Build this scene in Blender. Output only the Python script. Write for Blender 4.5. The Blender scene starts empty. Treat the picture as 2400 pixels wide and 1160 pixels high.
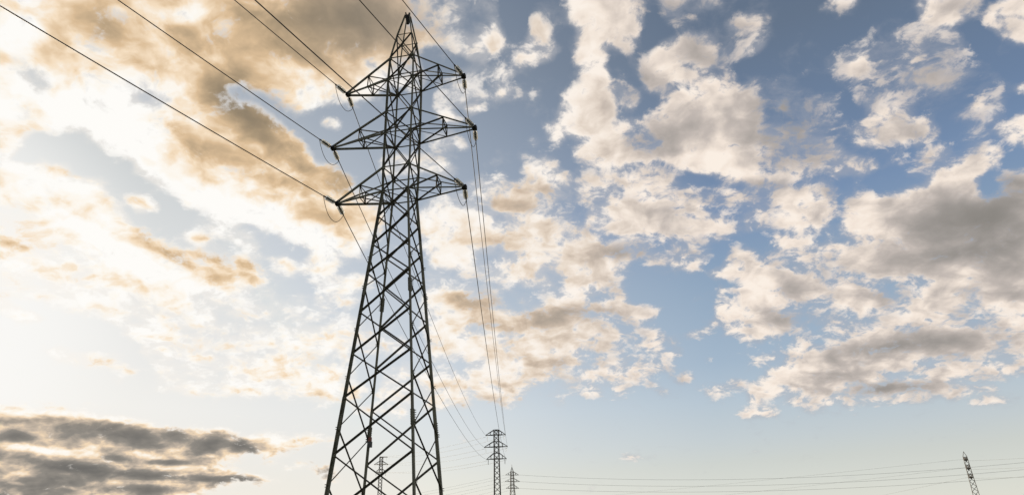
import bpy, bmesh, math, random
import numpy as np
from mathutils import Vector, Matrix
R = math.radians
rnd = random.Random(7)
sc = bpy.context.scene
C = sc.collection

# ------------------------------------------------------------------ camera
FOC, PITCH, ROLL, CAMZ = 1622.097, R(25.00634), R(1.86574), 1.6
cam = bpy.data.cameras.new('camera')
cam.sensor_width = 36.0
cam.lens = 36.0 * FOC / 2400.0
cam.clip_start = 0.1
cam.clip_end = 40000
co = bpy.data.objects.new('camera', cam)
C.objects.link(co)
sc.camera = co
r0 = Vector((1, 0, 0)); u0 = Vector((0, -math.sin(PITCH), math.cos(PITCH)))
fw = Vector((0, math.cos(PITCH), math.sin(PITCH)))
cr = r0 * math.cos(ROLL) - u0 * math.sin(ROLL)
cu = r0 * math.sin(ROLL) + u0 * math.cos(ROLL)
M = Matrix((cr, cu, -fw)).transposed().to_4x4()
M.translation = Vector((0, 0, CAMZ))
co.matrix_world = M

# ------------------------------------------------------------------ sun direction, sky, sun lamp, exposure
SUN_AZ, SUN_EL = R(-46), R(17)                       # bearing from +Y (east positive), height
sun_dir = Vector((math.sin(SUN_AZ) * math.cos(SUN_EL), math.cos(SUN_AZ) * math.cos(SUN_EL), math.sin(SUN_EL)))
sc.view_settings.view_transform = 'Standard'
sc.view_settings.look = 'None'
sc.view_settings.exposure = 0
sc.view_settings.gamma = 1

class NT:
    def __init__(s, tree): s.t = tree
    def n(s, kind, **k):
        nd = s.t.nodes.new(kind)
        for a, v in k.items():
            setattr(nd, a, v)
        return nd
    def link(s, a, b): s.t.links.new(a, b)
    def put(s, sock, v):
        if isinstance(v, bpy.types.NodeSocket): s.link(v, sock)
        elif v is not None: sock.default_value = v
    def m(s, op, a, b=None, c=None, clamp=False):
        nd = s.n('ShaderNodeMath', operation=op, use_clamp=clamp)
        s.put(nd.inputs[0], a); s.put(nd.inputs[1], b); s.put(nd.inputs[2], c)
        return nd.outputs[0]
    def v(s, op, a, b=None, scale=None):
        nd = s.n('ShaderNodeVectorMath', operation=op)
        s.put(nd.inputs[0], a); s.put(nd.inputs[1], b)
        if scale is not None: s.put(nd.inputs['Scale'], scale)
        return nd.outputs['Value'] if op in ('DOT_PRODUCT', 'LENGTH') else nd.outputs[0]
    def rng(s, x, a, b, c=0.0, d=1.0, smooth=True):
        nd = s.n('ShaderNodeMapRange', interpolation_type='SMOOTHSTEP' if smooth else 'LINEAR')
        nd.clamp = True
        for i, q in enumerate((x, a, b, c, d)): s.put(nd.inputs[i], q)
        return nd.outputs[0]
    def mix(s, f, a, b, blend='MIX'):
        nd = s.n('ShaderNodeMix', data_type='RGBA', blend_type=blend, clamp_factor=True)
        s.put(nd.inputs[0], f); s.put(nd.inputs[6], a); s.put(nd.inputs[7], b)
        return nd.outputs[2]
    def ramp(s, x, stops):
        nd = s.n('ShaderNodeValToRGB')
        e = nd.color_ramp.elements
        while len(e) < len(stops): e.new(0.5)
        for i, (p, col) in enumerate(stops):
            e[i].position = p; e[i].color = (*col, 1)
        s.put(nd.inputs[0], x)
        return nd.outputs[0]
    def noise(s, vec, scale, detail=5, rough=0.5, lac=2.0, dist=0.0):
        nd = s.n('ShaderNodeTexNoise')
        s.put(nd.inputs['Vector'], vec)
        nd.inputs['Scale'].default_value = scale; nd.inputs['Detail'].default_value = detail
        nd.inputs['Roughness'].default_value = rough; nd.inputs['Lacunarity'].default_value = lac
        nd.inputs['Distortion'].default_value = dist
        return nd.outputs['Fac'], nd.outputs['Color']

def srgb(r, g, b):
    f = lambda c: (c / 255 / 12.92) if c <= 10.3 else ((c / 255 + 0.055) / 1.055) ** 2.4
    return (f(r), f(g), f(b))

SKY_STRENGTH = 0.12
world = bpy.data.worlds.new('World')
sc.world = world
world.use_nodes = True
w = NT(world.node_tree)
bg = world.node_tree.nodes['Background']
sky = w.n('ShaderNodeTexSky', sky_type='NISHITA', sun_disc=False)
sky.sun_elevation = SUN_EL
sky.sun_rotation = SUN_AZ
sky.air_density = 1.0; sky.dust_density = 1.6; sky.ozone_density = 2.2
tc = w.n('ShaderNodeTexCoord')
dirn = tc.outputs['Generated']
sep = w.n('ShaderNodeSeparateXYZ'); w.link(dirn, sep.inputs[0])
zz = sep.outputs[2]
# soft shoulder of the bright air round the sun: the sensor holds it just under white
k = 1.0 / SKY_STRENGTH
cap = w.mix(1.0, sky.outputs[0], (0.86 * k, 0.85 * k, 0.83 * k, 1), 'DARKEN')
glow = w.v('DOT_PRODUCT', dirn, tuple(sun_dir))
# air colour by height, away from the sun and round it
away = w.ramp(zz, [(0.0, srgb(236, 233, 221)), (0.065, srgb(231, 230, 219)), (0.12, srgb(214, 216, 209)), (0.15, srgb(204, 211, 213)), (0.2, srgb(188, 202, 213)),
    (0.25, srgb(168, 187, 205)), (0.35, srgb(146, 169, 193)), (0.44, srgb(122, 147, 181)), (0.50, srgb(112, 134, 165)), (0.63, srgb(102, 117, 137)), (0.9, srgb(84, 97, 116))])
near = w.ramp(zz, [(0.0, srgb(252, 240, 220)), (0.06, srgb(250, 241, 225)), (0.13, srgb(248, 243, 234)), (0.2, srgb(248, 245, 239)), (0.28, srgb(238, 237, 234)),
    (0.39, srgb(222, 224, 223)), (0.49, srgb(205, 209, 209)), (0.62, srgb(176, 184, 192)), (0.9, srgb(120, 130, 146))])
gf = w.ramp(glow, [(0.0, (0, 0, 0)), (0.5, (0.02,) * 3), (0.65, (0.24,) * 3), (0.72, (0.4,) * 3), (0.9, (0.74,) * 3), (0.99, (1, 1, 1))])
air = w.mix(gf, away, near)
air = w.mix(w.m('MULTIPLY', w.rng(glow, 0.955, 0.999), 0.85), air, (1.0, 0.99, 0.965, 1))
air = w.v('SCALE', air, scale=k)
col = w.mix(0.82, cap, air)
w.link(col, bg.inputs[0])
bg.inputs[1].default_value = SKY_STRENGTH

sl = bpy.data.lights.new('sun', 'SUN')
sl.energy = 4.2; sl.angle = R(0.5); sl.color = (1.0, 0.83, 0.62)
so = bpy.data.objects.new('sun', sl); C.objects.link(so)
so.rotation_euler = sun_dir.to_track_quat('Z', 'Y').to_euler()

# ------------------------------------------------------------------ helpers
def mat(name, base, rough=0.6, metal=0.0, **k):
    m = bpy.data.materials.new(name); m.use_nodes = True
    b = m.node_tree.nodes['Principled BSDF']
    b.inputs['Base Color'].default_value = (*base, 1); b.inputs['Roughness'].default_value = rough
    b.inputs['Metallic'].default_value = metal
    for a, v in k.items(): b.inputs[a].default_value = v
    return m

def mottled(m, c1, c2, scale, rough=(0.5, 0.75), detail=5):
    t = NT(m.node_tree); b = m.node_tree.nodes['Principled BSDF']
    tc = t.n('ShaderNodeTexCoord')
    f, _ = t.noise(tc.outputs['Object'], scale, detail, 0.6)
    t.link(t.ramp(f, [(0.3, c1), (0.7, c2)]), b.inputs['Base Color'])
    t.link(t.rng(f, 0.3, 0.7, rough[0], rough[1]), b.inputs['Roughness'])
    return m

steel = mottled(mat('weathered_steel', (0.05, 0.05, 0.045), 0.65, 0.25), (0.065, 0.058, 0.036), (0.22, 0.215, 0.155), 2.2)
steel_dark = mottled(mat('rusty_dark_steel', (0.03, 0.03, 0.025), 0.65, 0.25), (0.034, 0.028, 0.018), (0.085, 0.075, 0.05), 1.6)
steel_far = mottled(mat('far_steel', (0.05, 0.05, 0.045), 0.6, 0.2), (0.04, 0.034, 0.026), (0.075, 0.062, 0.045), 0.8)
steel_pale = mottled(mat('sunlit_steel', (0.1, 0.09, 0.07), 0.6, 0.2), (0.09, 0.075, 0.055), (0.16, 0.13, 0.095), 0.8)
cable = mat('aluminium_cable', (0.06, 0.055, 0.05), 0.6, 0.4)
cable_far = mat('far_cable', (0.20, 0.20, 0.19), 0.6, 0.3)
iron = mat('black_iron', (0.012, 0.012, 0.011), 0.7, 0.2)
glass = mat('insulator_glass', (0.93, 0.91, 0.84), 0.15)
glass.node_tree.nodes['Principled BSDF'].inputs['Transmission Weight'].default_value = 0.85
glass.node_tree.nodes['Principled BSDF'].inputs['IOR'].default_value = 1.12
concrete = mottled(mat('concrete', (0.3, 0.29, 0.27), 0.9), (0.2, 0.19, 0.17), (0.36, 0.35, 0.32), 6, (0.85, 0.95))
red_paint = mat('red_plate_paint', (0.22, 0.07, 0.05), 0.6)
grey_paint = mat('grey_box_paint', (0.06, 0.06, 0.06), 0.6)

class MB:
    """collects bars, angle irons, tubes and plates, then links them as one mesh object"""
    def __init__(s): s.v = []; s.f = []
    def add(s, vs, fs):
        o = len(s.v); s.v += [tuple(a) for a in vs]; s.f += [tuple(i + o for i in q) for q in fs]
    def frame(s, a, b, up):
        d = (b - a).normalized(); x = up - d * up.dot(d)
        if x.length < 1e-4: x = Vector((1, 0, 0)) - d * d.x
        x.normalize(); return d, x, d.cross(x)
    def extr(s, a, b, prof, up, closed=True):
        a, b = Vector(a), Vector(b); d, x, y = s.frame(a, b, Vector(up)); n = len(prof)
        vs = [a + x * p[0] + y * p[1] for p in prof] + [b + x * p[0] + y * p[1] for p in prof]
        s.add(vs, [(i, (i + 1) % n, n + (i + 1) % n, n + i) for i in range(n)] + [tuple(range(n))[::-1], tuple(range(n, 2 * n))])
    def angle(s, a, b, w=0.1, t=0.012, up=(0, 0, 1), flip=1):
        c = w * 0.3
        p = [(-c, -c), (w - c, -c), (w - c, t - c), (t - c, t - c), (t - c, w - c), (-c, w - c)]
        p = [(q[0], q[1] * flip) for q in p]
        if flip < 0: p = p[::-1]
        s.extr(a, b, p, up)
    def bar(s, a, b, w=0.1, h=None, up=(0, 0, 1)):
        h = h or w
        s.extr(a, b, [(-w / 2, -h / 2), (w / 2, -h / 2), (w / 2, h / 2), (-w / 2, h / 2)], up)
    def lathe(s, a, b, prof, n=14):
        """prof = (distance along, radius) pairs"""
        a, b = Vector(a), Vector(b); d, x, y = s.frame(a, b, Vector((0, 0, 1)) if abs((b - a).normalized().z) < .95 else Vector((1, 0, 0)))
        vs = []; fs = []
        for (t, r) in prof:
            for k in range(n):
                an = 2 * math.pi * k / n
                vs.append(a + d * t + x * (r * math.cos(an)) + y * (r * math.sin(an)))
        for j in range(len(prof) - 1):
            for k in range(n):
                fs.append((j * n + k, j * n + (k + 1) % n, (j + 1) * n + (k + 1) % n, (j + 1) * n + k))
        fs.append(tuple(range(n))[::-1]); fs.append(tuple(range((len(prof) - 1) * n, len(prof) * n)))
        s.add(vs, fs)
    def tube(s, pts, r, n=6):
        pts = [Vector(p) for p in pts]; vs = []; fs = []
        for i, p in enumerate(pts):
            d = (pts[min(i + 1, len(pts) - 1)] - pts[max(i - 1, 0)]).normalized()
            x = Vector((0, 0, 1)) - d * d.z
            if x.length < 1e-3: x = Vector((1, 0, 0))
            x.normalize(); y = d.cross(x)
            for k in range(n):
                an = 2 * math.pi * k / n
                vs.append(p + x * (r * math.cos(an)) + y * (r * math.sin(an)))
        for j in range(len(pts) - 1):
            for k in range(n):
                fs.append((j * n + k, j * n + (k + 1) % n, (j + 1) * n + (k + 1) % n, (j + 1) * n + k))
        fs.append(tuple(range(n))[::-1]); fs.append(tuple(range((len(pts) - 1) * n, len(pts) * n)))
        s.add(vs, fs)
    def build(s, name, m, parent=None, label=None, smooth=False):
        me = bpy.data.meshes.new(name); me.from_pydata(s.v, [], s.f); me.materials.append(m)
        bm = bmesh.new(); bm.from_mesh(me); bmesh.ops.recalc_face_normals(bm, faces=bm.faces); bm.to_mesh(me); bm.free()
        if smooth:
            me.polygons.foreach_set('use_smooth', [True] * len(me.polygons))
        o = bpy.data.objects.new(name, me); C.objects.link(o)
        if parent: o.parent = parent
        if label: o['label'] = label
        return o

def tag(o, label, cat, group=None):
    o['label'] = label; o['category'] = cat
    if group: o['group'] = group
    return o

def thing(name, label, cat, loc=(0, 0, 0), rotz=0, group=None):
    o = bpy.data.objects.new(name, None); C.objects.link(o)
    o.location = loc; o.rotation_euler = (0, 0, rotz)
    return tag(o, label, cat, group)

# ------------------------------------------------------------------ clouds: coverage of the sky, traced as lat/long density on a far dome
X0, Y0, ST = -400, -500, 5
NX, NY = 641, 401
gx = X0 + ST * np.arange(NX); gy = Y0 + ST * np.arange(NY)
cov = np.zeros((NY, NX)); dark = np.zeros((NY, NX))

def inpoly(P):
    P = np.array(P, float); x1, y1 = P.min(0); x2, y2 = P.max(0)
    i0 = max(0, int((x1 - X0) / ST) - 1); i1 = min(NX, int((x2 - X0) / ST) + 2)
    j0 = max(0, int((y1 - Y0) / ST) - 1); j1 = min(NY, int((y2 - Y0) / ST) + 2)
    xs, ys = np.meshgrid(gx[i0:i1], gy[j0:j1]); m = np.zeros(xs.shape, bool)
    q = P[-1]
    for p in P:
        if p[1] != q[1]:
            c = ((p[1] > ys) != (q[1] > ys)) & (xs < (q[0] - p[0]) * (ys - p[1]) / (q[1] - p[1]) + p[0])
            m ^= c
        q = p
    return (slice(j0, j1), slice(i0, i1)), m

def blur(a, s):
    s = s / ST; n = int(3 * s) + 1; kx = np.arange(-n, n + 1); kk = np.exp(-kx * kx / (2 * s * s)); kk /= kk.sum()
    b = np.pad(a, n, mode='edge')
    b = sum(kk[i] * b[:, i:i + a.shape[1]] for i in range(2 * n + 1))
    return sum(kk[i] * b[i:i + a.shape[0], :] for i in range(2 * n + 1))

# traced cover: (density, outline); later entries overwrite earlier ones, 0 opens a gap
CLOUDS = [
(0.95, [(-400,-500),(1100,-500),(1180,-100),(1165,40),(1180,80),(1150,120),(1140,150),(1105,150),(1060,115),(1000,100),(975,130),(1000,185),(985,220),(900,205),(860,235),(800,235),(760,250),(700,265),(650,225),(620,215),(560,200),(528,195),(530,220),(550,232),(610,245),(650,275),(690,320),(720,340),(740,380),(800,400),(840,440),(900,470),(900,560),(840,600),(800,600),(780,625),(750,640),(725,640),(715,610),(735,590),(700,570),(650,545),(600,530),(530,530),(495,515),(490,490),(430,485),(418,455),(380,440),(300,400),(320,385),(300,365),(240,350),(205,310),(90,305),(60,330),(30,370),(-400,380)]),
(0.42, [(960,-50),(1170,-50),(1160,40),(1150,70),(1090,110),(1060,115),(1000,80),(950,60)]),
(0.90, [(1140,90),(1180,80),(1185,100),(1160,130),(1150,125)]),
(0.40, [(15,130),(60,125),(75,150),(120,180),(130,210),(90,215),(60,190),(20,165)]),
(0.62, [(210,0),(250,10),(310,30),(320,55),(280,60),(230,40)]),
(0.40, [(400,30),(430,25),(455,40),(450,50),(420,45)]),
(0.25, [(310,230),(340,218),(410,225),(400,240),(370,260),(345,250)]),
(0.90, [(520,170),(560,195),(540,200),(525,190)]),
(0, [(700,265),(740,262),(800,240),(855,240),(880,258),(820,262),(780,270),(735,285),(760,300),(720,320),(680,285)]),
(0.85, [(745,292),(765,276),(795,280),(808,296),(790,304),(758,303)]),
(0, [(860,150),(880,140),(890,160),(870,165)]),
(0.90, [(285,463),(335,460),(365,472),(382,490),(360,500),(320,495),(300,480)]),
(0.87, [(490,530),(555,524),(590,545),(612,580),(612,600),(575,592),(535,560),(500,555)]),
(0.97, [(430,545),(455,540),(495,565),(490,575),(450,572)]),
(0.94, [(540,600),(580,605),(630,655),(600,660),(560,640)]),
(0.85, [(630,600),(665,602),(695,612),(695,632),(676,650),(655,635),(640,620)]),
(0.90, [(700,610),(730,610),(785,615),(790,640),(740,645),(705,640)]),
(0.90, [(718,652),(780,645),(880,640),(880,680),(790,692),(745,680)]),
(0.50, [(-100,440),(60,500),(200,620),(330,690),(480,730),(440,780),(280,770),(200,740),(60,700),(-100,700)]),
(0.45, [(300,720),(520,690),(840,690),(840,960),(640,930),(420,930),(340,850)]),
(0.97, [(-400,380),(150,385),(165,410),(240,425),(245,460),(290,488),(310,525),(350,545),(395,575),(440,590),(470,588),(505,590),(545,630),(555,645),(625,648),(630,664),(590,680),(520,692),(440,690),(450,715),(450,728),(400,720),(350,700),(300,670),(230,640),(190,600),(140,560),(100,530),(50,480),(-400,440)]),
(0.72, [(150,480),(200,480),(195,500),(160,500)]),
(0.92, [(190,655),(260,640),(330,650),(330,680),(280,700),(245,700),(265,680),(230,668)]),
(0.95, [(-400,545),(0,550),(60,563),(90,600),(130,620),(165,650),(225,700),(222,718),(195,730),(185,700),(130,680),(110,650),(-400,600)]),
(0.94, [(120,580),(140,590),(140,602),(122,595)]),
(0.94, [(140,618),(165,612),(185,625),(185,635),(155,632)]),
(0.94, [(-400,690),(20,705),(50,720),(45,732),(-400,745)]),
(0.94, [(20,740),(60,730),(115,745),(110,755),(50,752)]),
(0.84, [(240,745),(270,740),(283,750),(260,756)]),
(0.89, [(300,725),(345,715),(375,730),(400,760),(420,775),(360,785),(350,750)]),
(0.94, [(460,735),(495,730),(510,750),(500,760),(475,750)]),
(0.84, [(85,815),(130,810),(215,825),(265,840),(335,870),(320,882),(260,870),(205,862),(190,865),(140,850)]),
(0.99, [(275,778),(350,770),(410,780),(425,800),(390,798),(320,790)]),
(0.99, [(362,812),(380,808),(405,830),(425,842),(390,835)]),
(0.94, [(430,838),(465,830),(505,835),(500,843),(445,845)]),
(0.89, [(360,912),(420,900),(500,895),(520,905),(480,920),(400,923)]),
(0.90, [(565,827),(620,802),(680,778),(740,770),(830,770),(830,820),(760,826),(690,820),(640,812)]),
(0.92, [(530,845),(580,838),(640,836),(660,828),(705,835),(760,855),(840,880),(840,940),(780,930),(740,905),(690,890),(620,893),(540,880)]),
(0.97, [(530,900),(600,890),(640,910),(665,922),(600,930),(540,920)]),
(0.85, [(680,910),(730,905),(770,920),(765,930),(710,930)]),
(1.1, [(-400,950),(60,958),(150,952),(210,970),(270,975),(340,988),(420,1005),(470,1010),(530,1002),(560,1022),(600,1015),(700,1018),(790,1022),(795,1035),(740,1040),(660,1050),(690,1070),(640,1072),(600,1062),(500,1080),(570,1105),(660,1120),(620,1130),(520,1138),(440,1165),(300,1300),(-400,1300)]),
(0.82, [(655,1095),(700,1085),(770,1080),(800,1095),(800,1140),(750,1125),(735,1100)]),
(0.42, [(990,480),(1110,420),(1340,430),(1345,530),(1330,600),(1500,590),(1440,700),(1300,692),(1200,670),(1100,650),(1000,640)]),
(0.38, [(1340,440),(1440,430),(1640,430),(1820,440),(1830,540),(1700,560),(1560,600),(1400,560)]),
(0.36, [(1800,560),(1950,540),(2150,560),(2300,600),(2420,700),(2420,840),(2200,870),(1900,830),(1850,780),(1700,790),(1680,700),(1760,640)]),
(0.45, [(1760,920),(1850,830),(2100,790),(2420,800),(2420,880),(2200,920),(2050,950),(1880,950)]),
(0.40, [(1000,640),(1140,650),(1180,690),(1100,700),(1000,690)]),
(0.35, [(1330,760),(1480,750),(1600,800),(1580,900),(1420,930),(1280,930),(1350,860)]),
(0.35, [(1060,160),(1180,150),(1230,220),(1160,260),(1100,270),(1000,250)]),
(0.34, [(1560,150),(1700,170),(1850,180),(1990,260),(2000,330),(1850,300),(1700,200)]),
(0.32, [(1520,-60),(1800,-60),(1810,120),(1700,150),(1640,60),(1560,60)]),
(0.36, [(1950,110),(2080,40),(2260,80),(2360,180),(2340,270),(2200,290),(2010,260)]),
(0.3, [(2100,360),(2250,330),(2300,280),(2330,330),(2250,380),(2130,430)]),
(0.95, [(1190,148),(1205,130),(1225,100),(1240,80),(1243,40),(1260,28),(1280,50),(1290,72),(1298,98),(1325,115),(1305,130),(1280,145),(1250,155),(1215,150)]),
(0.97, [(1335,-400),(1332,50),(1350,65),(1360,110),(1342,120),(1345,148),(1365,160),(1360,180),(1375,188),(1330,208),(1308,240),(1303,258),(1312,280),(1275,290),(1280,310),(1300,345),(1322,335),(1320,310),(1345,328),(1375,325),(1430,305),(1442,280),(1445,240),(1440,200),(1427,180),(1420,110),(1445,110),(1475,130),(1490,100),(1510,60),(1500,-400)]),
(0.62, [(1545,-60),(1600,-60),(1700,-60),(1700,20),(1640,30),(1590,75),(1550,50)]),
(0.87, [(1495,160),(1520,130),(1550,95),(1600,80),(1660,78),(1688,110),(1680,150),(1640,182),(1600,200),(1560,205),(1555,230),(1512,215)]),
(0.62, [(1440,150),(1470,170),(1510,240),(1480,270),(1450,240)]),
(0.72, [(1150,232),(1188,200),(1207,208),(1190,222),(1162,232)]),
(0.72, [(1160,162),(1200,160),(1215,178),(1180,186)]),
(0.40, [(1235,212),(1275,205),(1282,218),(1245,232)]),
(0.80, [(1088,256),(1110,246),(1140,250),(1136,263),(1100,266)]),
(0.87, [(1022,256),(1055,252),(1075,272),(1095,290),(1050,290),(1028,275)]),
(0.72, [(990,310),(1050,300),(1110,345),(1090,358),(1040,350),(1000,335)]),
(0.85, [(880,375),(950,360),(1040,372),(1072,393),(1085,408),(1040,412),(960,405),(890,415)]),
(0.35, [(1245,320),(1262,315),(1260,350),(1240,350)]),
(0.85, [(900,140),(985,140),(985,205),(905,205)]),
(0.97, [(1340,350),(1375,330),(1440,300),(1470,280),(1510,273),(1540,255),(1560,230),(1600,200),(1650,190),(1710,172),(1732,200),(1770,222),(1790,262),(1800,285),(1850,280),(1930,288),(1948,320),(1940,342),(1985,360),(2060,378),(2060,398),(2010,412),(1960,412),(1900,402),(1860,425),(1780,440),(1700,425),(1660,410),(1600,402),(1560,375),(1500,385),(1440,400),(1370,385),(1338,370)]),
(0.66, [(1780,283),(1850,278),(1930,288),(1948,320),(1985,360),(1940,405),(1860,425),(1805,436),(1775,380)]),
(0.60, [(1440,310),(1500,300),(1560,320),(1540,350),(1460,350)]),
(0.92, [(1208,398),(1240,377),(1290,373),(1322,395),(1345,420),(1335,440),(1300,437),(1260,422),(1230,412)]),
(0.90, [(1110,452),(1150,430),(1158,405),(1180,402),(1187,420),(1240,422),(1285,438),(1305,465),(1285,492),(1240,505),(1190,502),(1150,492),(1125,475)]),
(0.95, [(985,500),(1020,485),(1080,480),(1140,488),(1160,520),(1193,535),(1175,570),(1150,592),(1112,590),(1100,620),(1110,630),(1080,632),(1010,612),(985,580)]),
(0.90, [(1345,430),(1370,405),(1400,412),(1450,405),(1500,393),(1545,393),(1585,412),(1560,445),(1510,457),(1450,447),(1400,462),(1360,465)]),
(0.93, [(1170,572),(1195,545),(1210,530),(1240,508),(1290,500),(1312,520),(1322,555),(1300,592),(1240,597),(1190,592)]),
(0.93, [(1148,620),(1180,600),(1240,606),(1275,600),(1275,640),(1302,668),(1270,675),(1200,662),(1165,650)]),
(0.95, [(1285,605),(1318,597),(1320,560),(1345,533),(1372,540),(1400,560),(1440,580),(1500,583),(1522,590),(1500,605),(1440,632),(1430,662),(1400,692),(1350,690),(1325,672),(1320,640),(1283,627)]),
(0.93, [(1365,520),(1400,488),(1440,463),(1500,473),(1550,455),(1600,445),(1642,450),(1652,500),(1682,510),(1725,538),(1700,547),(1640,550),(1580,560),(1530,550),(1480,560),(1440,545),(1400,530)]),
(0.87, [(1500,602),(1540,590),(1600,575),(1670,585),(1675,600),(1640,622),(1640,640),(1600,637),(1560,620),(1520,625)]),
(0.45, [(1500,668),(1520,655),(1545,650),(1530,670)]),
(0.93, [(1355,712),(1430,700),(1440,680),(1462,680),(1475,710),(1562,725),(1545,738),(1505,760),(1460,750),(1400,738)]),
(0.93, [(990,690),(1060,668),(1090,690),(1130,690),(1160,702),(1170,728),(1220,735),(1250,720),(1290,697),(1340,683),(1370,700),(1372,732),(1400,750),(1425,765),(1440,790),(1385,790),(1352,815),(1370,850),(1340,870),(1290,890),(1245,910),(1220,940),(1190,957),(1150,940),(1110,920),(1092,870),(1100,850),(1070,820),(1010,850),(990,780)]),
(0.30, [(1180,812),(1215,812),(1212,836),(1188,836)]),
(0.35, [(1090,765),(1150,755),(1165,772),(1110,785)]),
(0.92, [(975,875),(1050,858),(1090,880),(1102,920),(1112,952),(1070,962),(990,960)]),
(0.72, [(780,785),(860,775),(950,785),(970,815),(880,828),(810,822)]),
(0.72, [(900,870),(960,845),(975,900),(960,950),(880,945)]),
(0.72, [(820,960),(880,950),(960,955),(960,975),(860,975)]),
(0.67, [(790,900),(850,890),(870,915),(820,930)]),
(0.85, [(1386,790),(1400,775),(1442,774),(1462,793),(1430,802)]),
(0.80, [(1352,815),(1400,800),(1440,812),(1422,822),(1380,820)]),
(0.80, [(1503,775),(1540,776),(1567,790),(1555,803),(1528,795)]),
(0.80, [(1500,811),(1530,799),(1552,805),(1545,816),(1510,816)]),
(0.72, [(1552,830),(1575,822),(1622,820),(1600,832)]),
(0.90, [(1358,872),(1380,863),(1430,850),(1470,846),(1520,855),(1552,843),(1562,862),(1530,876),(1500,890),(1450,895),(1432,886),(1405,882),(1400,895),(1368,892)]),
(0.72, [(1430,905),(1455,900),(1468,912),(1440,922)]),
(0.72, [(1360,918),(1385,905),(1406,915),(1400,926),(1370,926)]),
(0.62, [(1300,928),(1340,925),(1352,932),(1310,937)]),
(0.82, [(1523,917),(1550,912),(1577,918),(1550,925)]),
(0.82, [(1578,892),(1600,880),(1625,875),(1628,885),(1600,900),(1582,902)]),
(0.62, [(1640,850),(1660,832),(1672,838),(1665,850)]),
(0.85, [(1452,1070),(1466,1058),(1482,1061),(1505,1068),(1550,1070),(1540,1076),(1465,1078)]),
(0.82, [(1380,1141),(1395,1135),(1413,1138),(1405,1143)]),
(0.67, [(1714,1054),(1724,1049),(1733,1053),(1722,1056)]),
(0.72, [(1768,1059),(1775,1055),(1783,1060),(1774,1062)]),
(0.96, [(1815,452),(1835,438),(1870,440),(1890,425),(1930,418),(1952,440),(1955,470),(1967,490),(1945,520),(1915,545),(1850,540),(1818,530),(1820,502),(1840,495),(1815,478)]),
(0.82, [(1808,550),(1840,555),(1880,560),(1912,570),(1850,585),(1820,582)]),
(0.72, [(1690,456),(1710,444),(1750,455),(1788,465),(1760,480),(1715,482)]),
(0.67, [(1748,502),(1778,482),(1800,500),(1803,540),(1755,543),(1742,530)]),
(0.97, [(1975,480),(2010,452),(2060,455),(2100,460),(2140,440),(2180,430),(2165,418),(2210,395),(2260,372),(2310,342),(2345,342),(2352,375),(2310,400),(2290,430),(2310,465),(2340,462),(2450,455),(2800,440),(2800,760),(2450,740),(2370,728),(2300,722),(2290,700),(2330,668),(2290,672),(2250,715),(2220,742),(2170,752),(2120,735),(2140,690),(2190,658),(2130,650),(2040,652),(2010,640),(1960,612),(1930,612),(1900,642),(1870,622),(1850,600),(1900,590),(1950,562),(2010,572),(1990,545),(1960,532),(1985,510)]),
(0.80, [(2330,415),(2360,405),(2450,395),(2450,450),(2380,465),(2340,440)]),
(0.95, [(1650,642),(1690,620),(1712,585),(1762,583),(1782,605),(1830,618),(1880,640),(1925,650),(1937,680),(1900,702),(1830,717),(1770,712),(1740,692),(1755,660),(1700,653),(1670,657)]),
(0.80, [(1682,668),(1692,664),(1700,685),(1688,692)]),
(0.80, [(1730,672),(1745,670),(1752,708),(1738,708)]),
(0.95, [(1918,692),(1950,660),(1980,648),(2020,665),(2070,678),(2088,700),(2120,710),(2110,726),(2080,720),(2050,737),(2000,732),(1960,712)]),
(0.93, [(1645,768),(1682,740),(1668,712),(1710,703),(1730,720),(1760,713),(1800,720),(1862,730),(1880,750),(1850,767),(1820,790),(1770,807),(1720,790),(1700,775),(1695,752),(1670,782)]),
(0.85, [(1902,755),(1940,738),(1980,745),(2020,768),(2050,765),(2060,750),(2130,748),(2200,738),(2290,750),(2450,735),(2800,735),(2800,770),(2450,765),(2380,790),(2320,805),(2200,792),(2080,790),(1990,790)]),
(0.93, [(1845,822),(1880,802),(1920,813),(1960,808),(2000,798),(2060,780),(2150,775),(2300,780),(2345,810),(2300,835),(2240,842),(2150,852),(2100,862),(2080,880),(1990,902),(1940,920),(1890,927),(1850,925),(1800,932),(1742,932),(1758,902),(1800,870),(1835,850)]),
(0.72, [(1760,838),(1790,825),(1842,830),(1820,847),(1770,853)]),
(0.80, [(1748,937),(1775,930),(1792,943),(1760,947)]),
(0.85, [(1875,955),(1900,935),(1970,912),(2040,895),(2120,888),(2200,890),(2280,903),(2345,905),(2340,915),(2250,922),(2190,937),(2130,952),(2060,942),(2000,932),(1940,952),(1890,965)]),
(0.85, [(2150,872),(2190,850),(2240,848),(2320,860),(2345,835),(2365,808),(2400,788),(2800,770),(2800,880),(2420,870),(2330,882),(2260,887),(2190,897)]),
(0.87, [(2255,947),(2300,930),(2390,925),(2397,938),(2340,955),(2270,950)]),
(0.80, [(1710,970),(1750,957),(1820,958),(1837,972),(1800,986),(1760,980),(1730,973)]),
(0.80, [(1628,922),(1680,907),(1720,888),(1752,893),(1745,905),(1680,930)]),
(0.87, [(1835,942),(1860,932),(1882,940),(1860,947)]),
(0.72, [(1955,952),(1985,947),(2005,955),(1970,958)]),
(0.72, [(2208,932),(2240,918),(2262,920),(2230,937)]),
(0.72, [(1600,790),(1640,770),(1685,772),(1660,785),(1620,795)]),
(0.77, [(1698,60),(1720,50),(1740,35),(1755,45),(1788,45),(1785,65),(1750,72),(1710,68)]),
(0.72, [(1728,132),(1760,110),(1800,80),(1792,110),(1775,126)]),
(0.80, [(1905,28),(1930,5),(1980,-30),(2030,-10),(2000,15),(1950,24)]),
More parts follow.
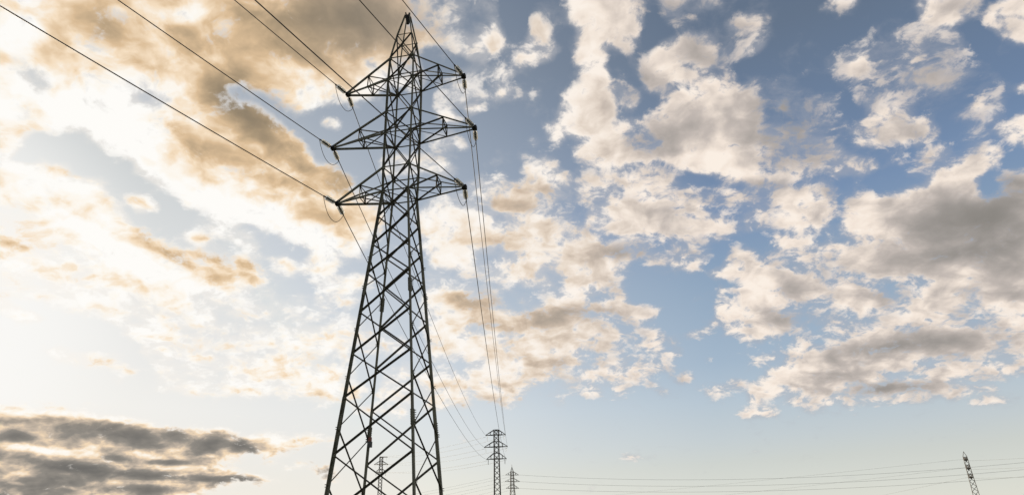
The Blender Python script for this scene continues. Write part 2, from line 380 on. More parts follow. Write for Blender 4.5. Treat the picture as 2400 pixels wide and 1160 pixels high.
(0.90, [(2145,28),(2165,-60),(2300,-60),(2300,30),(2262,50),(2240,62),(2200,65),(2165,55)]),
(0.88, [(2300,62),(2312,20),(2350,0),(2450,-60),(2500,110),(2420,112),(2380,97),(2340,85),(2305,68)]),
(0.40, [(1925,140),(1990,90),(2060,55),(2100,70),(2150,85),(2240,90),(2255,140),(2280,180),(2340,180),(2355,195),(2250,225),(2240,270),(2180,275),(2060,245),(1960,200)]),
(0.84, [(1983,168),(2010,128),(2033,128),(2038,160),(2005,182)]),
(0.74, [(2095,160),(2130,100),(2160,88),(2170,140),(2200,180),(2235,190),(2220,222),(2170,200),(2110,195)]),
(0.35, [(1770,300),(1860,200),(1960,215),(2000,290),(1960,310),(1850,290)]),
(0.90, [(1990,310),(2005,288),(2060,265),(2085,250),(2110,250),(2138,278),(2180,283),(2207,300),(2197,330),(2150,347),(2100,332),(2050,347),(2000,337)]),
(0.88, [(2325,303),(2360,288),(2400,265),(2500,250),(2500,340),(2400,345),(2345,325)]),
(0.77, [(2272,252),(2295,234),(2312,240),(2302,254)]),
(0.72, [(1818,257),(1833,242),(1847,255)]),
(0.82, [(2373,207),(2400,193),(2450,193),(2450,222),(2400,224)]),
(0.62, [(2150,362),(2190,350),(2235,350),(2200,375),(2170,400),(2150,395)]),
(0.62, [(1600,250),(1640,255),(1620,290),(1590,290)]),
]
# shade (+) and brightness (-) painted into the cloud colour: (x, y, rx, ry, degrees, amount)
SHADES = [
(230,65,150,60,8,.36),(130,110,60,50,20,.18),(520,100,150,80,25,.40),(420,160,90,50,30,.12),(700,50,130,90,0,.5),(850,20,120,90,0,.8),(960,60,120,80,0,.2),(790,140,90,50,0,.26),
(565,250,100,55,30,.85),(620,300,50,35,30,.4),(480,360,140,50,25,.34),(700,350,80,50,25,.42),(800,440,70,50,10,.33),(850,400,50,40,0,.2),(640,420,120,40,30,.18),(740,500,60,30,20,.15),
(160,405,60,15,10,.28),(360,560,110,14,32,.26),(430,620,90,12,32,.26),(500,600,50,25,35,.25),(580,630,40,20,0,.25),(25,575,50,12,10,.3),(180,505,50,10,20,.2),
(250,270,120,60,20,-.45),(330,400,110,35,45,-.45),(50,60,60,60,0,-.45),(40,210,80,50,0,-.3),(440,180,60,40,0,-.25),(440,35,60,25,0,-.3),(570,500,140,35,20,-.35),(160,440,130,25,25,-.3),(240,560,150,30,30,-.3),(400,650,160,25,20,-.3),
(1880,300,60,35,20,.42),(1640,340,100,35,-10,.10),(1560,310,60,25,0,.15),(1790,432,130,14,4,.45),(1760,300,50,60,0,.18),(1840,260,60,60,0,.2),(1680,380,70,50,0,-.3),(1900,370,90,25,0,.25),
(1450,592,80,18,0,.42),(1235,445,80,25,10,.22),(1210,485,80,15,10,.25),(1560,500,60,20,0,.15),(1500,330,60,22,-12,.45),(1610,300,50,25,-20,.3),(1560,350,60,20,-5,.25),(1860,345,80,40,0,.35),
(2190,520,90,45,-15,.62),(2330,500,110,45,-12,.95),(2390,440,60,25,0,.4),(2230,600,180,22,-8,.5),(2300,560,160,40,-8,.35),(2100,500,70,40,-20,.1),(2060,540,80,30,0,-.2),
(1845,748,50,16,0,.55),(2060,692,45,22,0,.38),(1870,670,50,20,0,.25),(2030,822,120,22,-5,.52),(2210,795,140,22,0,.58),(1960,880,90,14,-3,.36),(2110,905,130,12,-3,.5),(2060,912,60,10,-8,.35),(2380,630,90,35,0,.4),(2380,690,60,12,0,.3),(2230,680,60,18,0,.2),
(1110,705,75,22,5,.52),(1310,735,85,20,-6,.58),(1190,765,120,14,0,.2),(1290,850,40,16,0,.3),(1160,940,40,12,0,.4),(1240,800,80,20,0,-.1),(1080,750,60,20,0,.12),
(2240,20,70,30,0,.3),(2350,60,60,30,0,.15),(2150,190,170,60,0,.42),(2120,318,80,20,0,.3),(1630,110,70,50,0,.38),(1600,30,90,40,0,.4),(1740,60,60,20,0,.25),(1520,210,60,40,0,.3),(2170,380,40,30,0,.3),(1970,20,60,20,0,.3),(1860,250,100,50,0,.35),(1740,465,50,15,0,.3),(2370,425,50,12,0,.35),
(200,1020,330,60,5,.14),(150,1130,420,60,0,.10),
(165,995,95,22,6,.72),(300,1012,80,18,6,.55),(15,985,40,12,0,.65),(30,1020,70,14,0,.62),(340,1042,60,16,20,.55),(500,1032,40,17,-10,.9),(565,1042,24,16,0,.95),(415,1020,28,14,0,.75),(285,1075,65,9,6,.8),(400,1082,30,7,0,.75),(120,1085,120,16,8,.75),(250,1103,110,10,5,.75),(400,1117,90,9,2,.78),(540,1122,70,7,3,.8),(60,1140,160,22,0,.55),(350,1147,90,10,0,.6),(170,1120,90,12,0,.4),(745,1082,22,10,0,.6),(765,1110,28,16,0,.5),(500,1098,16,4,0,.6),(470,1060,40,8,-10,.45),(590,1055,10,14,0,.6),(700,1030,40,6,0,.35),
(110,1056,100,7,10,-.42),(230,1070,60,7,14,-.35),(240,1045,60,6,0,-.3),(45,1108,30,9,0,-.3),(430,1095,90,5,0,-.4),(330,1128,120,4,0,-.35),(60,968,90,8,0,-.3),(250,978,100,7,6,-.25),
]


for val, P in CLOUDS:
    sl_, m = inpoly(P)
    area = m.sum() * ST * ST
    if val > 0.5: val *= 1.75 if area < 800 else 1.4 if area < 2600 else 1.0   # small tufts stay visible after the softening
    cov[sl_][m] = val
sharp = blur(cov, 6)
cov = 0.5 * blur(cov, 6) + 0.3 * blur(cov, 18) + 0.2 * blur(cov, 42)

XX, YY = np.meshgrid(gx, gy)
def samp(a, x, y):
    u = np.clip((x - X0) / ST, 0, NX - 1.001); v = np.clip((y - Y0) / ST, 0, NY - 1.001)
    i = u.astype(int); j = v.astype(int); fu = u - i; fv = v - j
    return (a[j, i] * (1 - fu) + a[j, i + 1] * fu) * (1 - fv) + (a[j + 1, i] * (1 - fu) + a[j + 1, i + 1] * fu) * fv
# light reaching each bit of cloud: march through the cover towards the sun
dx, dy = -250 - XX, 760 - YY
L = np.hypot(dx, dy) + 1; dx, dy = dx / L, dy / L
T = np.zeros_like(cov)
for q in range(1, 11):
    T += samp(sharp, XX + dx * q * 14, YY + dy * q * 14)
T /= 10
shade = np.clip(T - 0.25, 0, 1) * (0.27 + 0.08 * np.clip((XX - 900) / 500, 0, 1))
def blob(x, y, rx, ry, ang, amt):
    a = R(ang); u = (XX - x) * math.cos(a) + (YY - y) * math.sin(a); v = -(XX - x) * math.sin(a) + (YY - y) * math.cos(a)
    return amt * np.exp(-((u / rx) ** 2 + (v / ry) ** 2))
for b_ in SHADES:
    shade = shade + blob(*b_)

# dome mesh, finer where the camera looks
az = np.concatenate([np.arange(-180, -52, 3.0), np.arange(-52, 50, 0.17), np.arange(50, 180.1, 3.0)])
el = np.concatenate([np.arange(-1.5, 60, 0.17), np.arange(60, 90.1, 2.5)])
AZ, EL = np.meshgrid(np.radians(az), np.radians(el))
D = np.stack([np.sin(AZ) * np.cos(EL), np.cos(AZ) * np.cos(EL), np.sin(EL)], -1)
cu_, cr_, fw_ = np.array(cu), np.array(cr), np.array(fw)
dep = D @ fw_
ok = dep > 0.15
dd = np.where(ok, dep, 1)
PX = 1200 + FOC * (D @ cr_) / dd; PY = 580 - FOC * (D @ cu_) / dd
# drifting cover for the rest of the sky
rng_ = np.random.RandomState(3)
lat = rng_.rand(64, 64)
def vnoise(x, y):
    i = np.floor(x).astype(int); j = np.floor(y).astype(int); fx = x - i; fy = y - j
    fx = fx * fx * (3 - 2 * fx); fy = fy * fy * (3 - 2 * fy)
    g_ = lambda a, b: lat[a % 64, b % 64]
    return (g_(i, j) * (1 - fx) + g_(i + 1, j) * fx) * (1 - fy) + (g_(i, j + 1) * (1 - fx) + g_(i + 1, j + 1) * fx) * fy
zq = np.clip(D[..., 2], 0, 1) + 0.25
q1, q2 = D[..., 0] / zq, D[..., 1] / zq
out = 0.5 * vnoise(q1 * 4 + 9, q2 * 4 + 9) + 0.3 * vnoise(q1 * 9, q2 * 9) + 0.2 * vnoise(q1 * 21, q2 * 21)
out = np.clip((out - 0.48) * 6, 0, 0.9) * np.clip((D[..., 2] - 0.12) * 8, 0, 1)
sund = np.array(sun_dir)
ang_sun = np.degrees(np.arccos(np.clip(D @ sund, -1, 1)))
out = out * np.clip((ang_sun - 4) / 5, 0, 1)
inside = ok & (PX > -150) & (PX < 2550) & (PY > -150) & (PY < 1400)
edge = np.minimum(np.minimum(PX + 150, 2550 - PX), np.minimum(PY + 150, 1400 - PY)) / 100
wt = np.where(inside, np.clip(edge, 0, 1), 0)
a_cov = wt * samp(cov, PX, PY) + (1 - wt) * out
a_shade = wt * samp(shade, PX, PY) + (1 - wt) * 0.15
# nearness to the sun gives the warm, burnt-out left side
a_warm = np.clip((56 - ang_sun) / 26, 0, 1)
RD = 9000.0
verts = (D * RD + np.array([0, 0, CAMZ])).reshape(-1, 3)
ne, na = AZ.shape
idx = np.arange(ne * na).reshape(ne, na)
quads = np.stack([idx[:-1, :-1], idx[:-1, 1:], idx[1:, 1:], idx[1:, :-1]], -1).reshape(-1, 4)
me = bpy.data.meshes.new('clouds')
me.vertices.add(len(verts)); me.vertices.foreach_set('co', verts.ravel().astype(np.float32))
me.loops.add(quads.size); me.loops.foreach_set('vertex_index', quads.ravel().astype(np.int32))
me.polygons.add(len(quads)); me.polygons.foreach_set('loop_start', (np.arange(len(quads)) * 4).astype(np.int32))
me.polygons.foreach_set('loop_total', np.full(len(quads), 4, np.int32))
me.update(calc_edges=True)
for nm, arr in (('coverage', a_cov), ('painted_shade', a_shade), ('warmth', a_warm)):  # second attribute holds the clouds' painted light and shade
    at = me.attributes.new(nm, 'FLOAT', 'POINT'); at.data.foreach_set('value', arr.ravel().astype(np.float32))
clouds = bpy.data.objects.new('clouds', me); C.objects.link(clouds); clouds['kind'] = 'structure'

cm = bpy.data.materials.new('cloud_layer'); cm.use_nodes = True
t = NT(cm.node_tree)
for nd in list(cm.node_tree.nodes):
    if nd.type == 'BSDF_PRINCIPLED': cm.node_tree.nodes.remove(nd)
outn = cm.node_tree.nodes['Material Output']
geo = t.n('ShaderNodeNewGeometry')
dn = t.v('NORMALIZE', geo.outputs['Position'])
sp = t.n('ShaderNodeSeparateXYZ'); t.link(dn, sp.inputs[0])
den = t.m('ADD', sp.outputs[2], 0.38)
cb = t.n('ShaderNodeCombineXYZ')
t.link(t.m('DIVIDE', sp.outputs[0], den), cb.inputs[0]); t.link(t.m('DIVIDE', sp.outputs[1], den), cb.inputs[1])
Q = cb.outputs[0]
def attr(nm):
    a = t.n('ShaderNodeAttribute', attribute_name=nm); return a.outputs['Fac']
A_c, A_s, A_w = attr('coverage'), attr('painted_shade'), attr('warmth')
# warped fractal billows
_, wc = t.noise(Q, 12, 3, 0.5)
Qw = t.v('ADD', Q, t.v('SCALE', t.v('SUBTRACT', wc, (0.5, 0.5, 0.5)), scale=0.05))
n1, _ = t.noise(Qw, 17, 9, 0.6)
def field(vec):
    return t.noise(vec, 17, 4, 0.5)[0]
n1b = field(Qw)
sd = Vector((sun_dir.x, sun_dir.y, 0)).normalized() * 0.018
n1s = field(t.v('ADD', Qw, tuple(sd)))
n2, _ = t.noise(Qw, 62, 6, 0.62)
painted_relief = t.m('SUBTRACT', n1b, n1s)  # noise step towards the sun, painted as lit and shaded billows
n4, _ = t.noise(Qw, 190, 4, 0.6)
core = t.rng(A_c, 0.76, 0.98, 0.0, 0.5)
def puffs(scale, vec):
    v_ = t.n('ShaderNodeTexVoronoi', feature='SMOOTH_F1', voronoi_dimensions='3D')
    v_.inputs['Scale'].default_value = scale; v_.inputs['Smoothness'].default_value = 0.35
    t.link(vec, v_.inputs['Vector']); return v_.outputs['Distance']
Qp = t.v('ADD', Qw, t.v('SCALE', t.v('SUBTRACT', t.noise(Q, 45, 4, 0.6)[1], (0.5, 0.5, 0.5)), scale=0.022))
pf = t.m('SUBTRACT', 0.42, puffs(30, Qp))          # about -0.3 .. 0.4
pf2 = t.m('SUBTRACT', 0.42, puffs(75, Qp))
c1 = t.m('MULTIPLY_ADD', t.m('SUBTRACT', n1, 0.5), 4.2, t.m('MULTIPLY_ADD', A_c, 1.45, core))
c1 = t.m('MULTIPLY_ADD', t.m('SUBTRACT', n2, 0.5), 1.9, c1)
c1 = t.m('MULTIPLY_ADD', t.m('SUBTRACT', n4, 0.5), 0.7, c1)
c1 = t.m('MULTIPLY_ADD', pf, 1.0, c1)
c1 = t.m('MULTIPLY_ADD', pf2, 0.55, c1)
# nothing forms where the air is quite clear
c1 = t.m('ADD', c1, t.rng(A_c, 0.0, 0.30, -0.55, 0.0))
alpha = t.m('MULTIPLY', t.rng(c1, 0.3, 1.3), t.rng(A_c, 0.2, 0.8, 0.6, 1.0))
veil = t.m('MULTIPLY', t.rng(t.m('MULTIPLY_ADD', t.m('SUBTRACT', n1, 0.5), 1.6, A_c), 0.12, 0.75), 0.5)
body = t.rng(c1, 0.5, 2.0, smooth=False)
s = t.m('MULTIPLY_ADD', painted_relief, 1.0, t.m('MULTIPLY_ADD', t.m('MULTIPLY', A_s, t.m('SUBTRACT', 1.0, A_w)), 0.12, A_s))
n3, _ = t.noise(Qw, 11, 5, 0.5)
s = t.m('MULTIPLY_ADD', t.m('SUBTRACT', n3, 0.5), t.m('MULTIPLY_ADD', t.m('MULTIPLY', t.m('MULTIPLY', A_s, A_w), t.rng(sp.outputs[2], 0.3, 0.16, 0.6, 2.4)), 1.0, 0.42), s)
s = t.m('ADD', s, t.rng(body, 0.0, 0.8, -0.1, 0.05, smooth=False))
s = t.m('MULTIPLY_ADD', pf, -0.22, s)
s = t.m('MULTIPLY_ADD', pf2, -0.10, s)
s = t.m('MAXIMUM', t.m('TANH', s), 0.0)
cool = t.ramp(s, [(0.0, srgb(252, 240, 228)), (0.16, srgb(243, 229, 216)), (0.48, srgb(196, 186, 179)), (0.78, srgb(160, 154, 149)), (1.0, srgb(132, 128, 122))])
warmr = t.ramp(s, [(0.0, srgb(255, 253, 249)), (0.16, srgb(254, 247, 236)), (0.34, srgb(246, 223, 193)), (0.50, srgb(220, 190, 152)), (0.72, srgb(172, 151, 122)), (1.0, srgb(112, 104, 90))])
lowr = t.ramp(s, [(0.0, srgb(255, 252, 246)), (0.14, srgb(254, 243, 226)), (0.30, srgb(243, 217, 184)), (0.44, srgb(200, 184, 166)), (0.64, srgb(146, 140, 132)), (1.0, srgb(100, 99, 97))])
warmr = t.mix(t.rng(sp.outputs[2], 0.26, 0.16), warmr, lowr)
ccol = t.mix(A_w, cool, warmr)
# thin fringes: a pale veil under the dense cloud
vcol = t.mix(A_w, (*srgb(176, 177, 184), 1), (*srgb(252, 244, 234), 1))
tot = t.m('SUBTRACT', 1.0, t.m('MULTIPLY', t.m('SUBTRACT', 1.0, alpha), t.m('SUBTRACT', 1.0, veil)))
ccol = t.mix(t.m('DIVIDE', alpha, t.m('MAXIMUM', tot, 0.001)), vcol, ccol)
em = t.n('ShaderNodeEmission'); t.link(ccol, em.inputs[0]); em.inputs[1].default_value = 1.0
tr = t.n('ShaderNodeBsdfTransparent')
mx = t.n('ShaderNodeMixShader')
t.link(t.m('MULTIPLY', tot, 0.985), mx.inputs[0]); t.link(tr.outputs[0], mx.inputs[1]); t.link(em.outputs[0], mx.inputs[2])
t.link(mx.outputs[0], outn.inputs['Surface'])
me.materials.append(cm)
cm.cycles.emission_sampling = 'NONE'

# ------------------------------------------------------------------ ground
gm = mat('meadow', (0.06, 0.07, 0.03), 0.95)
t = NT(gm.node_tree); b = gm.node_tree.nodes['Principled BSDF']
tc = t.n('ShaderNodeTexCoord')
f1, _ = t.noise(tc.outputs['Object'], 0.02, 4, 0.5); f2, _ = t.noise(tc.outputs['Object'], 3.0, 8, 0.65)
cA = t.ramp(f2, [(0.3, (0.030, 0.045, 0.014)), (0.55, (0.065, 0.085, 0.028)), (0.75, (0.13, 0.115, 0.055))])
cB = t.ramp(f2, [(0.3, (0.06, 0.05, 0.025)), (0.7, (0.16, 0.13, 0.07))])
t.link(t.mix(t.rng(f1, 0.42, 0.6), cA, cB), b.inputs['Base Color'])
bp = t.n('ShaderNodeBump'); bp.inputs['Strength'].default_value = 0.6; t.link(f2, bp.inputs['Height']); t.link(bp.outputs[0], b.inputs['Normal'])
vs = [(0, 0, 0)]; fs = []
rings = [4, 10, 25, 60, 120, 250, 500, 900, 1600, 3000, 5200, 8990]; nseg = 72
for r_ in rings:
    for k_ in range(nseg):
        a_ = 2 * math.pi * k_ / nseg; h_ = 0 if r_ < 80 else min(1.0, r_ / 600) * rnd.uniform(-0.4, 0.4)
        vs.append((r_ * math.cos(a_), r_ * math.sin(a_), h_))
for k_ in range(nseg): fs.append((0, 1 + k_, 1 + (k_ + 1) % nseg))
for j in range(len(rings) - 1):
    for k_ in range(nseg):
        a_ = 1 + j * nseg; fs.append((a_ + k_, a_ + nseg + k_, a_ + nseg + (k_ + 1) % nseg, a_ + (k_ + 1) % nseg))
gme = bpy.data.meshes.new('ground'); gme.from_pydata(vs, [], fs); gme.materials.append(gm)
go = bpy.data.objects.new('ground', gme); C.objects.link(go); go['kind'] = 'structure'

# ------------------------------------------------------------------ the near tower
TX, TY, TR = -7.329, 40.168, R(-10.7916)
tower = thing('lattice_pylon', 'tall dark steel lattice pylon with pointed peak and six crossarms, nearest to the viewer', 'pylon', (TX, TY, 0), TR, 'electricity pylons')
Z = dict(A=40.0, B=37.74, C=35.37, D=33.45, E=30.69, F=28.92, G=26.18, H=24.38, N0=22.46, S0=21.45, N1=20.43, S1=19.48, N2=18.41,
         S2=17.49, N3=15.82, S3=14.74, N4=13.25, S4=11.83, N5=10.68, S5=8.97, N6=7.54, S6=5.96, N7=4.2, S7=2.6, N8=0.35)
Wd = dict(A=0.16, B=0.561, C=0.885, D=0.93, E=0.938, F=0.932, G=0.928, H=0.886)
def wat(n):
    if n in Wd: return Wd[n]
    return 2.872 + (0.886 - 2.872) * Z[n] / Z['H']
SG = {1: (-1, -1), 3: (1, -1), 4: (1, 1), 2: (-1, 1)}
def nd(l, n):
    ww = wat(n); return Vector((SG[l][0] * ww, SG[l][1] * ww, Z[n]))
for l in (1, 3, 4, 2):
    b = MB(); ch = ['A', 'B', 'C', 'D', 'E', 'F', 'G', 'H']
    inward = Vector((-SG[l][0], 0, 0))
    fl = 1 if SG[l][0] * SG[l][1] > 0 else -1
    def seg(a_, c_, wid):
        b.angle(a_, c_, wid, 0.016, up=inward, flip=fl)
    for i in range(7):
        seg(nd(l, ch[i]), nd(l, ch[i + 1]) - Vector((0, 0, 0.0)), 0.095 if i < 2 else 0.13)
    foot = Vector((SG[l][0] * (2.872 - 0.0815 * 0.35), SG[l][1] * (2.872 - 0.0815 * 0.35), 0.3))
    seg(nd(l, 'H'), nd(l, 'N5'), 0.155); seg(nd(l, 'N5'), foot, 0.18)
    leg = b.build('leg', steel, tower)
    for zc in (17.35, 9.3):
        s_ = MB(); tt_ = zc
        def pp(z_):
            ww = 2.872 + (0.886 - 2.872) * z_ / 24.38; return Vector((SG[l][0] * (ww + 0.012), SG[l][1] * (ww + 0.012), z_))
        s_.angle(pp(zc - 0.45), pp(zc + 0.45), 0.19, 0.03, up=inward, flip=fl)
        for k_ in range(7):
            q = pp(zc - 0.38 + k_ * 0.127)
            for (ox, oy) in ((0.1, 0), (0, 0.1)):
                c_ = q + Vector((-SG[l][0] * ox, -SG[l][1] * oy, 0)); n_ = Vector((0, SG[l][1], 0)) if ox else Vector((SG[l][0], 0, 0))
                s_.lathe(c_ + n_ * 0.03, c_ + n_ * 0.15, [(0, 0.022), (0.115, 0.022)], 6)
        s_.build('splice_plate', steel, leg)
    # gusset plates where the braces land
    for n_ in ('C', 'D', 'E', 'F', 'G', 'H', 'N0', 'N1', 'N2', 'N3', 'N4', 'N5', 'N6', 'S1', 'S2', 'S3', 'S4', 'S5', 'S6'):
        q = nd(l, n_); big = 0.15 if n_ in Wd else 0.11; g_ = MB()
        if n_[0] != 'S':
            c_ = q + Vector((-SG[l][0] * big * 0.5, SG[l][1] * 0.052, 0)); g_.bar(c_ - Vector((0, 0, big)), c_ + Vector((0, 0, big)), big * 1.4, 0.014, up=(1, 0, 0))
        else:
            c_ = q + Vector((SG[l][0] * 0.056, -SG[l][1] * big * 0.5, 0)); g_.bar(c_ - Vector((0, 0, big)), c_ + Vector((0, 0, big)), big * 1.4, 0.014, up=(0, 1, 0))
            for zz_ in (-0.06, 0.06):
                e_ = q + Vector((SG[l][0] * 0.06, 0, zz_)); g_.bar(e_, e_ + Vector((SG[l][0] * 0.12, 0, 0)), 0.035)
        g_.build('gusset_plate', steel, leg)
    f_ = MB(); f_.lathe(foot - Vector((0, 0, 0.5)), foot, [(0, 0.5), (0.28, 0.5), (0.45, 0.32), (0.53, 0.3)], 20)
    f_.build('footing', concrete, tower)

def brace(a_, c_, wid, off=(0, 0, 0), up=(0, 0, 1), fl=1):
    o_ = Vector(off); b = MB(); b.angle(a_ + o_, c_ + o_, wid, 0.012, up=up, flip=fl); b.build('brace', steel_dark, tower)
def beam(a_, c_, wid):
    b = MB(); b.angle(a_, c_, wid, 0.014); b.build('horizontal_beam', steel, tower)
cage = ['B', 'C', 'D', 'E', 'F', 'G', 'H']
NL = ['H', 'N0', 'N1', 'N2', 'N3', 'N4', 'N5', 'N6', 'N7', 'N8']
SL = ['H', 'S0', 'S1', 'S2', 'S3', 'S4', 'S5', 'S6', 'S7']
for (la, lb) in ((1, 3), (2, 4)):                       # faces along the line of the crossarms
    oy = SG[la][1] * 0.05; seqs = [(cage[i], cage[i + 1]) for i in range(6)] + [(NL[i], NL[i + 1]) for i in range(9)]
    for (n1_, n2_) in seqs:
        low = n1_ in NL
        brace(nd(la, n2_), nd(lb, n1_), 0.108 if low else 0.085, (0, oy, 0), up=(0, SG[la][1], 0))
        brace(nd(la, n1_), nd(lb, n2_), 0.085 if low else 0.07, (0, oy * 0.3, 0), up=(0, SG[la][1], 0))
    for n_ in cage: beam(nd(la, n_) + Vector((0, oy * .6, 0)), nd(lb, n_) + Vector((0, oy * .6, 0)), 0.065 if n_ == 'B' else 0.09)
for (la, lb) in ((1, 2), (3, 4)):                       # faces across the line
    ox = SG[la][0] * 0.05; seqs = [(cage[i], cage[i + 1]) for i in range(6)] + [(SL[i], SL[i + 1]) for i in range(8)]
    for (n1_, n2_) in seqs:
        low = n1_ in SL
        brace(nd(la, n2_), nd(lb, n1_), 0.07, (ox, 0, 0), up=(SG[la][0], 0, 0))
        brace(nd(la, n1_), nd(lb, n2_), 0.07, (ox * 0.3, 0, 0), up=(SG[la][0], 0, 0))
    for n_ in ('D', 'F', 'H'): beam(nd(la, n_), nd(lb, n_), 0.06)
for n_ in ('D', 'F', 'H'):                              # plan bracing
    brace(nd(1, n_) + Vector((0, 0, 0.03)), nd(4, n_) + Vector((0, 0, 0.03)), 0.06); brace(nd(2, n_) - Vector((0, 0, 0.03)), nd(3, n_) - Vector((0, 0, 0.03)), 0.06)
# peak cap
pk = MB(); pk.bar((0, 0, 39.75), (0, 0, 40.0), 0.36, 0.36); pk.bar((-0.12, 0, 40.0), (-0.2, 0, 40.38), 0.09); pk.bar((0.1, 0, 40.0), (0.1, 0, 40.28), 0.12, 0.1)
pk.lathe((0, 0, 39.25), (0, 0, 39.7), [(0, 0.12), (0.45, 0.2)], 8)
pk.build('peak_cap', iron, tower)

ARM = {('D'): 4.373, ('F'): 5.144, ('H'): 4.432}
TOPN = dict(D='C', F='E', H='G')
tips = {}
for n_, hl in ARM.items():
    for sx in (-1, 1):
        la, lb = (1, 2) if sx < 0 else (3, 4)
        tip = Vector((sx * hl, 0, Z[n_])); tips[(n_, sx)] = tip
        arm = MB()
        nb, fb, nt_, ft = nd(la, n_), nd(lb, n_), nd(la, TOPN[n_]), nd(lb, TOPN[n_])
        tn, tf = tip + Vector((0, -0.09, 0)), tip + Vector((0, 0.09, 0))
        plate = MB(); plate.bar(tip + Vector((-0.16 * sx, 0, 0.03)), tip + Vector((0.14 * sx, 0, 0.03)), 0.26, 0.30)
        plate.bar(tip + Vector((0.02 * sx, -0.22, 0)), tip + Vector((0.02 * sx, 0.22, 0)), 0.14, 0.12)
        for (a_, c_, wd_) in ((nb, tn, 0.10), (fb, tf, 0.12), (nt_, tn + Vector((0, 0, 0.12)), 0.115), (ft, tf + Vector((0, 0, 0.12)), 0.08)):
            arm.angle(a_, c_, wd_, 0.014)
        root = arm.build('crossarm', steel, tower)
        plate.build('tip_plate', iron, root)
        f = 0.5
        A1, A2, B1, B2 = nt_.lerp(tn, f), ft.lerp(tf, f), nb.lerp(tn, f), fb.lerp(tf, f)
        for (a_, c_, wd_) in ((A1, B1, 0.075), (A2, B2, 0.07), (A1, nb, 0.09), (A2, fb, 0.085), (B1, B2, 0.07), (A1, A2, 0.06), (A1, B2, 0.06),
                              (nb, B2, 0.055), (fb, B1, 0.055)):
            st = MB(); st.angle(a_, c_, wd_, 0.01); st.build('strut', steel_dark, root)
# little box with a red plate on the rear left leg
bx = MB(); q = nd(2, 'S5') + Vector((0.14, -0.13, -0.25)); bx.bar(q - Vector((0, 0, 0.17)), q + Vector((0, 0, 0.17)), 0.24, 0.2, up=(1, 0, 0))
bo = bx.build('box', grey_paint, tower, 'small grey box on the leg')
bx = MB(); q2 = q + Vector((0, 0, 0.30)); bx.bar(q2 - Vector((0, 0, 0.12)), q2 + Vector((0, 0, 0.12)), 0.17, 0.16, up=(1, 0, 0)); bx.build('warning_plate', red_paint, bo)

TM = Matrix.Translation((TX, TY, 0)) @ Matrix.Rotation(TR, 4, 'Z')
wtip = {k_: TM @ v_ for k_, v_ in tips.items()}

# ------------------------------------------------------------------ insulators, conductors and jumpers on the near tower
def insulator(base, d, name_label, length=1.35, discs=6):
    d = d.normalized(); root = thing('insulator_string', name_label, 'insulator', base, 0, 'insulator strings on the near pylon')
    O = Vector((0, 0, 0))
    r_ = MB(); r_.lathe(O, d * 0.22, [(0, 0.05), (0.22, 0.045)], 8); r_.build('yoke', iron, root)
    L0, L1 = 0.2, length - 0.28; stp = (L1 - L0) / discs
    for k_ in range(discs):
        s_ = MB(); a_ = d * (L0 + stp * k_)
        s_.lathe(a_, a_ + d, [(0, 0.05), (0.03, 0.13), (0.055, 0.165), (0.068, 0.165), (0.06, 0.12), (0.078, 0.10), (0.07, 0.05), (0.085, 0.04)], 16)
        dk = s_.build('disc', glass, root, smooth=True)
        c_ = MB(); c_.lathe(a_ + d * 0.012, a_ + d, [(-0.10, 0.035), (-0.07, 0.06), (0.0, 0.075), (0.02, 0.04)], 8); c_.build('cap', iron, dk)
    cl = MB(); cl.lathe(d * L1, d * length, [(0, 0.03), (0.05, 0.05), (length - L1 - 0.04, 0.05), (length - L1, 0.03)], 8); cl.build('clamp', iron, root)
    return root

